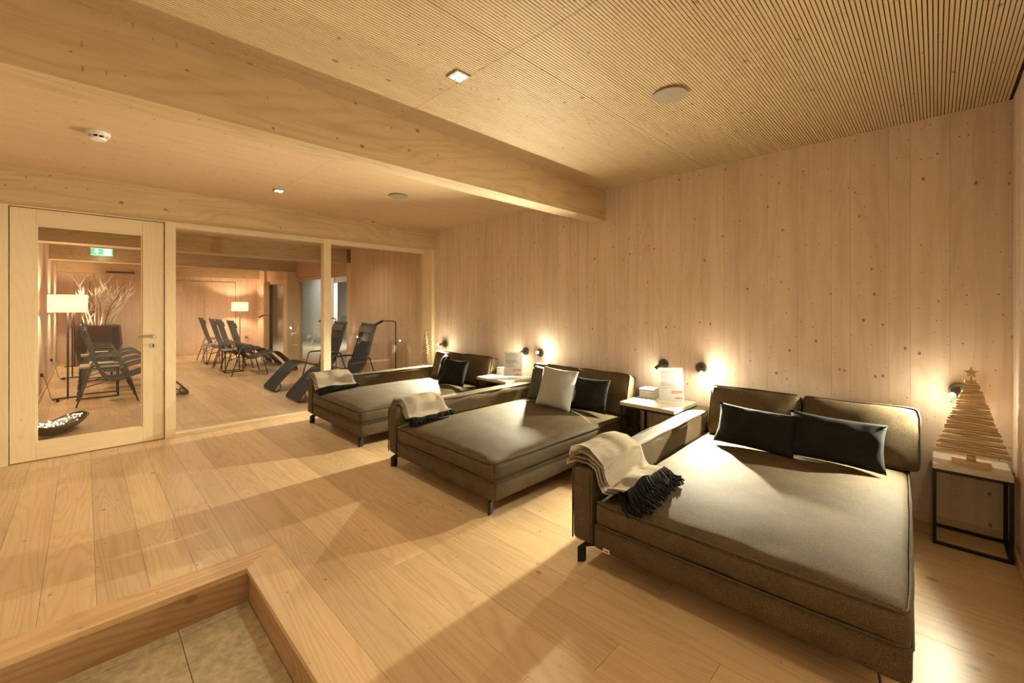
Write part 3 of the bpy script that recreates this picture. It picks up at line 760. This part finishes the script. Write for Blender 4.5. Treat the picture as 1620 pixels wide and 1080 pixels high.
# ---------------------------------------------------------------- wall reading lamps
def wall_lamp(x, z, d, label, p=1.0, aim=None, ang=135):
    d = Vector(d).normalized()
    t = thing('wall_lamp', label, 'wall lamp', (x, YW, z), 0, 'round wall reading lamps')
    bm = bmesh.new(); cyl(bm, (0, -.002, 0), (0, -1, 0), .046, .020, 36, .043); build('mount', bm, M['grey'], t)
    bm = bmesh.new(); cyl(bm, (0, -.02, 0), (0, -1, 0), .011, .045, 16); build('joint', bm, M['grey'], t)
    st = Vector((0, -.062, 0)) - d * .018
    bm = bmesh.new(); cyl(bm, st, d, .0155, .085, 24); build('lamp_head', bm, M['grey'], t)
    en = st + d * .0855
    bm = bmesh.new(); cyl(bm, en, d, .012, .003, 20); build('lens', bm, M['bulb'], t)
    wl_ = Vector((x, YW, z)) + en + d * .014
    light('SPOT', wl_, SPOT_W * p, WARM, .010, Vector(aim) if aim else d, ang, .8, 'reading_lamp_light'); light('POINT', wl_, POINT_W * p, WARM, .010, name='reading_lamp_light')
wall_lamp(-4.98, .79, (.10, -1, -.15), 'wall reading lamp beyond the cushions of the daybed nearest the glass', 1.5, (.45, -1, -.42), 115)
wall_lamp(-3.40, .80, (-.50, -.62, -.55), 'wall reading lamp half hidden behind the printed card', .6, (-.35, -.8, -.5), 100)
wall_lamp(-3.17, .80, (.66, -.70, .20), 'brightest wall lamp above the middle daybed, aimed at the viewer', 1.5, (.35, -.92, .05), 145)
wall_lamp(-1.72, .81, (-.50, -.62, -.55), 'wall lamp with its head bent down left above the napkins', .35, (-.35, -.8, -.5), 100)
wall_lamp(-1.39, .81, (.60, -.72, -.40), 'wall lamp left of the foreground daybed cushions', 1.6, (.50, -1, -.42), 108)
wall_lamp(.10, .825, (-.45, -.88, -.2), 'wall lamp beside the stick tree in the right corner', .9, (-.95, -.8, -.25), 110)

# ================================================================ far room
def lounger(x, y, face, label, group):
    """u = 0 at the head, runs to the foot along +y (face=1) or -y (face=-1)"""
    t = thing('recliner', label, 'recliner', (x, y, 0), 0 if face > 0 else math.pi, group)
    prof = catmull([(0, 1.06), (.055, .88), (.12, .66), (.20, .44), (.27, .335), (.36, .315), (.50, .355), (.66, .405), (.76, .415), (.84, .375), (.98, .235), (1.09, .115), (1.14, .06), (1.15, .018)], 4)
    W = .235
    def fn(u, v):
        f = u * (len(prof) - 1); k = min(int(f), len(prof) - 2); p = prof[k].lerp(prof[k + 1], f - k)
        return (-W + 2 * W * v, p[0], p[1] - .010 * (1 - (2 * v - 1) ** 2))
    prof = [Vector((p[0], p[1], 0)) for p in prof]
    bm = sgrid(len(prof) - 1, 6, fn); bmesh.ops.solidify(bm, geom=bm.faces[:], thickness=.012); build('sling', bm, M['sling'], t, True)
    for s in (-1, 1):
        tubeo('side_rail', M['grey'], [(s * (W + .008), p[0], p[1]) for p in prof], .012, t, 7)
        tubeo('leg', M['grey'], [(s * (W + .055), -.03, 0), (s * (W + .035), .12, .50)], .010, t, 7)
        tubeo('leg', M['grey'], [(s * (W + .055), .58, 0), (s * (W + .035), .46, .50)], .010, t, 7)
        tubeo('armrest', M['grey'], catmull([(s * (W + .035), .12, .50), (s * (W + .033), .15, .535), (s * (W + .033), .30, .54), (s * (W + .033), .43, .535), (s * (W + .035), .46, .50)], 4), .012, t, 8)
        tubeo('foot_hook', M['grey'], catmull([(s * W, 1.145, .03), (s * W, 1.12, .012), (s * W, 1.075, .02), (s * W, 1.05, .06), (s * W, 1.06, .125)], 3), .008, t, 6)
        tubeo('seat_brace', M['grey'], [(s * (W + .04), .045, .25), (s * (W + .01), .30, .325)], .007, t, 6)
    bm = soft(.45, .10, .016, .007, .002, 0, (4, 4, 1)); xf(bm, Matrix.Translation((0, .055, .955)) @ Matrix.Rotation(R(-73), 4, 'X')); build('head_pad', bm, M['sling'], t, True)
    tubeo('cross_bar', M['grey'], [(-W, .27, .315), (W, .27, .315)], .008, t, 6); tubeo('cross_bar', M['grey'], [(-W, 1.15, .018), (W, 1.15, .018)], .008, t, 6)
    return t
for k, (x, l) in enumerate(((-8.22, 'nearest grey recliner of the row seen through the door glass'), (-9.40, 'second grey recliner from the door in the row along the left wall'), (-10.30, 'third grey recliner from the door in the left row'),
                            (-11.45, 'fourth grey recliner from the door in the left row'), (-12.35, 'farthest grey recliner of the left row, before the planter'))):
    lounger(x, -.05, 1, l, 'recliners along the left wall')
for x, l in ((-9.68, 'nearest grey recliner of the row before the flush door'), (-10.68, 'second recliner of the row before the flush door'), (-11.38, 'third recliner of the row before the flush door'), (-12.62, 'farthest recliner of the row before the flush door')):
    lounger(x, 1.98, 1, l, 'recliners in the middle of the far room')
lounger(-7.45, 3.20, -1, 'grey recliner facing left behind the slim partition post', 'recliners by the windows')
lounger(-6.41, 3.21, -1, 'grey recliner facing left behind the far daybed', 'recliners by the windows')
for (x0, x1, y0, y1, l) in ((-9.06, -8.60, -.05, .36, 'table between the first two recliners of the left row'), (-11.02, -10.66, -.05, .36, 'table between the third and fourth recliners of the left row'),
                            (-10.33, -10.02, 1.97, 2.29, 'table between the first two recliners before the flush door'), (-12.13, -11.80, 1.96, 2.28, 'table before the farthest recliner of the middle row')):
    side_table(x0, x1, y0, y1, .46, 'black framed ' + l, 'small tables of the far room', .014)
# magazines / folded towels on the tables
for i, (x, y, l) in enumerate(((-8.82, .18, 'folded grey towel on the nearest table of the left row'), (-10.84, .18, 'folded grey towel on the farther table of the left row'))):
    bm = soft(.30, .26, .035, .012, .004, 0, (4, 4, 1), .003, i); o = build('folded_towel', bm, M['lgrey'], None, True); o.location = (x, y, .465); tag(o, l, 'towel', 'folded towels on the far tables')

def floor_lamp(x, y, label, h=1.49, w=.20):
    t = thing('floor_lamp', label, 'floor lamp', (x, y, 0), 0, 'floor lamps with cream shades')
    # arc shaped flat foot
    bm = bmesh.new(); seg = 16
    for i in range(seg):
        pass
    tube(bm, [(-.10 * math.cos(a) + .02, .17 * math.sin(a) * 1.0, .010) for a in [R(-60 + 10 * k) for k in range(13)]], .011, 6); build('foot', bm, M['black'], t)
    tubeo('foot_bar', M['black'], [(-.08, 0, .010), (0, 0, .010)], .010, t, 6)
    tubeo('pole', M['black'], [(0, 0, .0), (0, 0, h - .06)], .0115, t, 10)
    bm = bmesh.new(); bmesh.ops.create_cone(bm, cap_ends=False, segments=48, radius1=w, radius2=w, depth=.25); xf(bm, Matrix.Translation((0, 0, h - .125)))
    build('lamp_shade', bm, M['shade'], t, True)
    for k in range(3):
        a = k * 2 * math.pi / 3; tubeo('shade_spoke', M['black'], [(0, 0, h - .07), (w * math.cos(a), w * math.sin(a), h - .07)], .003, t, 5)
    bm = bmesh.new(); bmesh.ops.create_uvsphere(bm, u_segments=12, v_segments=8, radius=.03); xf(bm, Matrix.Translation((0, 0, h - .03))); build('bulb', bm, M['lens'], t, True)
    light('POINT', (x, y, h - .12), SHADE_W, (1, .72, .44), .04, name='floor_lamp_light')
floor_lamp(-8.80, -.17, 'nearest cream-shaded floor lamp seen through the door glass')
floor_lamp(-11.28, -.16, 'middle cream-shaded floor lamp behind the nearest one by the left wall')
floor_lamp(-13.42, -.16, 'farthest cream-shaded floor lamp of the left wall row')
floor_lamp(-13.95, 3.10, 'cream-shaded floor lamp behind the middle recliners', 1.45)
# cords of the floor lamps
for i, (x, l) in enumerate(((-8.80, 'thin black cord with plug by the nearest floor lamp'), (-11.28, 'thin black cord with plug by the middle floor lamp'))):
    t = thing('lamp_cord', l, 'cord', (x, -.30, 0), 0, 'cords of the floor lamps')
    tubeo('cable', M['black'], catmull([(-.06, .13, .006), (.04, .08, .006), (.16, .04, .008), (.20, -.02, .05), (.02, -.06, .18), (-.10, -.10, .30), (-.22, -.12, .36), (-.30, -.137, .33)], 6), .004, t, 5)
    box('plug', M['black'], -.33, -.28, -.148, -.12, .31, .36, t, bev=.004)
    box('inline_switch', M['black'], .13, .20, .02, .05, .001, .05, t, bev=.006)

def reading_lamp(x, y, label, dx):
    t = thing('reading_floor_lamp', label, 'floor lamp', (x, y, 0), 0, 'slim black reading lamps')
    bm = bmesh.new(); cyl(bm, (0, 0, 0), (0, 0, 1), .10, .012, 28); build('foot', bm, M['black'], t)
    dv = Vector(dx).normalized()
    tubeo('pole', M['black'], [(0, 0, .01)] + catmull([(0, 0, .9), (0, 0, 1.06), tuple(dv * .03 + Vector((0, 0, 1.095))), tuple(dv * .08 + Vector((0, 0, 1.10))), tuple(dv * .20 + Vector((0, 0, 1.10)))], 5), .008, t, 8)
    bm = bmesh.new(); cyl(bm, dv * .19 + Vector((0, 0, 1.104)), dv + Vector((0, 0, -.55)), .018, .13, 16); build('lamp_head', bm, M['black'], t)
reading_lamp(-5.93, 3.40, 'slim black reading lamp beside the recliner behind the far daybed', (-.6, -.8, 0))
reading_lamp(-8.05, 3.36, 'slim black reading lamp mostly hidden behind the slim partition post', (-.6, -.8, 0))
reading_lamp(-12.2, 3.42, 'slim black reading lamp in front of the far window', (-.6, -.8, 0))

# planter with bare branches
t = thing('branch_planter', 'big rust-brown planter with bare white and brown branches near the end wall', 'plant', (-13.86, .23, 0))
bm = bmesh.new()
rings = []
for z, w_ in ((0, .30), (.02, .32), (.45, .41), (.86, .38), (.885, .37), (.885, .33), (.82, .33)):
    ring = []
    for k in range(24):
        a = 2 * math.pi * k / 24; c, s = math.cos(a), math.sin(a); n_ = (abs(c) ** 5 + abs(s) ** 5) ** (-1 / 5)
        ring.append(bm.verts.new((w_ * c * n_, w_ * s * n_, z)))
    rings.append(ring)
for a, b in zip(rings, rings[1:]):
    for k in range(24): bm.faces.new((a[k], a[(k + 1) % 24], b[(k + 1) % 24], b[k]))
bm.faces.new(rings[0][::-1]); bm.faces.new(rings[-1])
build('planter', bm, M['corten'], t)
rnd = random.Random(21)
def branch(base, d, ln, r, m, depth, bm_):
    P = [Vector(base)]; d = Vector(d).normalized(); n_ = 6
    for k in range(n_):
        d = (d + Vector((rnd.uniform(-.16, .16), rnd.uniform(-.16, .16), rnd.uniform(-.02, .14)))).normalized(); P.append(P[-1] + d * ln / n_)
    tube(bm_, P, r, 5, r_end=r * .35)
    if depth > 0:
        for k in range(2, n_ + 1):
            for q in range(2 if depth > 1 else 1):
                if rnd.random() < .85:
                    dd_ = (d + Vector((rnd.uniform(-1, 1), rnd.uniform(-1, 1), rnd.uniform(-.1, .5))) * .8)
                    branch(P[k], dd_, ln * rnd.uniform(.16, .34), r * .6, m, depth - 1, bm_)
for i in range(20):
    a = rnd.uniform(0, 6.28); sp = rnd.uniform(.02, .26); bm_ = bmesh.new()
    dark = i in (2, 5, 9)
    branch((.05 + .17 * math.cos(a), .20 * math.sin(a), .82), (sp * .5 * math.cos(a) + .05, sp * math.sin(a) * 1.2, 1), rnd.uniform(.75, 1.0), .014 if not dark else .022, None, 2 if not dark else 1, bm_)
    o = build('branch', bm_, M['barkd'] if dark else M['bark'], t, True); o['label'] = 'brown bare branch' if dark else 'whitened bare branch'

# boat shaped bowl with fairy lights
t = thing('boat_bowl', 'dark boat-shaped bowl of fairy lights on the floor behind the door glass', 'bowl', (-6.55, -.19, 0), math.atan2(.36, -.72))
def bowl_fn(r0, zof, wsc):
    def fn(u, v):
        a = -1 + 2 * u; wd = .15 * wsc * math.sqrt(max(0, 1 - abs(a) ** 2.1)); b = -1 + 2 * v
        rim = .085 + .045 * abs(a) ** 2.2
        z = rim * (b * b * (1 - abs(a) ** 3) + abs(a) ** 3) + zof
        return (a * .38 * (wsc ** .5), b * wd, z)
    return fn
bm = sgrid(28, 14, bowl_fn(0, .008, 1)); bmesh.ops.remove_doubles(bm, verts=bm.verts, dist=.0005); bmesh.ops.solidify(bm, geom=bm.faces[:], thickness=.008); build('bowl', bm, M['bowl'], t, True)
for k in range(60):
    a = rnd.uniform(-.85, .8); b = rnd.uniform(-.8, .8); wd = .12 * math.sqrt(1 - a * a)
    bm = bmesh.new(); bmesh.ops.create_icosphere(bm, subdivisions=1, radius=.0075); o = build('fairy_light', bm, M['fairy'], t, True)
    o.location = (a * .34, b * wd, .085 + rnd.uniform(-.01, .035) + .03 * abs(a))
P = [(rnd.uniform(-.30, .30), rnd.uniform(-.09, .09), .08 + rnd.uniform(0, .04)) for k in range(34)]; tubeo('light_wire', M['white'], catmull(P, 4), .0018, t, 4)
light('POINT', (-6.62, -.145, .17), .7, (1, .68, .42), .08, name='fairy_glow')

# exit sign on the second beam of the far room
t = thing('exit_sign', 'green lit exit sign with arrow and running figure on a far beam', 'sign', (-11.17, .23, 2.36), 0)
box('sign_box', M['white'], -.03, 0, -.155, .155, -.075, .065, t, bev=.003)
box('sign_face', M['signg'], 0, .004, -.15, .15, -.07, .06, t)
for y0, y1 in ((-.15, .15),): box('sign_border', M['signw'], .004, .0045, y0, y1, -.07, -.063, t); box('sign_border', M['signw'], .004, .0045, y0, y1, .053, .06, t)
bm = bmesh.new(); bx(bm, .004, .0055, -.085, -.055, 0, .045); a = [bm.verts.new((.0055, y, z)) for y, z in ((-.112, .006), (-.028, .006), (-.07, -.048))]; bm.faces.new(a); build('arrow', bm, M['signw'], t)
box('door_symbol', M['signw'], .004, .005, .02, .13, -.055, .045, t)
bm = bmesh.new(); cyl(bm, (.005, .078, .028), (1, 0, 0), .009, .0015, 12)
for A, B in (((.075, .018), (.068, -.012)), ((.068, -.012), (.09, -.045)), ((.068, -.012), (.045, -.03)), ((.045, -.03), (.035, -.045)), ((.073, .014), (.05, .002)), ((.073, .014), (.098, .0))):
    tube(bm, [(.0058, A[0], A[1]), (.0058, B[0], B[1])], .004, 5)
build('running_figure', bm, M['signg'], t)
light('POINT', (-11.08, .23, 2.25), .5, (.5, 1, .65), .06, name='sign_glow')
# air slot
t = thing('air_vent', 'dark slot air vent under the farthest beam above the planter', 'vent', (-14.19, .62, 2.16))
box('slot_frame', M['black'], 0, .012, -.26, .26, -.022, .022, t)
for z in (-.010, .002, .012): box('slot_blade', M['grey'], .0125, .016, -.25, .25, z, z + .003, t)
# wall sockets
for (x, y, z, ax, l) in ((-14.48, 3.38, .42, 0, 'small grey wall socket low on the end wall right of the lamp'),):
    t = thing('wall_socket', l, 'socket', (x, y, z)); box('plate', M['plate'], 0, .01, -.04, .04, -.04, .04, t, bev=.003); bm = bmesh.new(); cyl(bm, (.008, 0, 0), (1, 0, 0), .022, .004, 20); build('socket_well', bm, M['grey'], t)
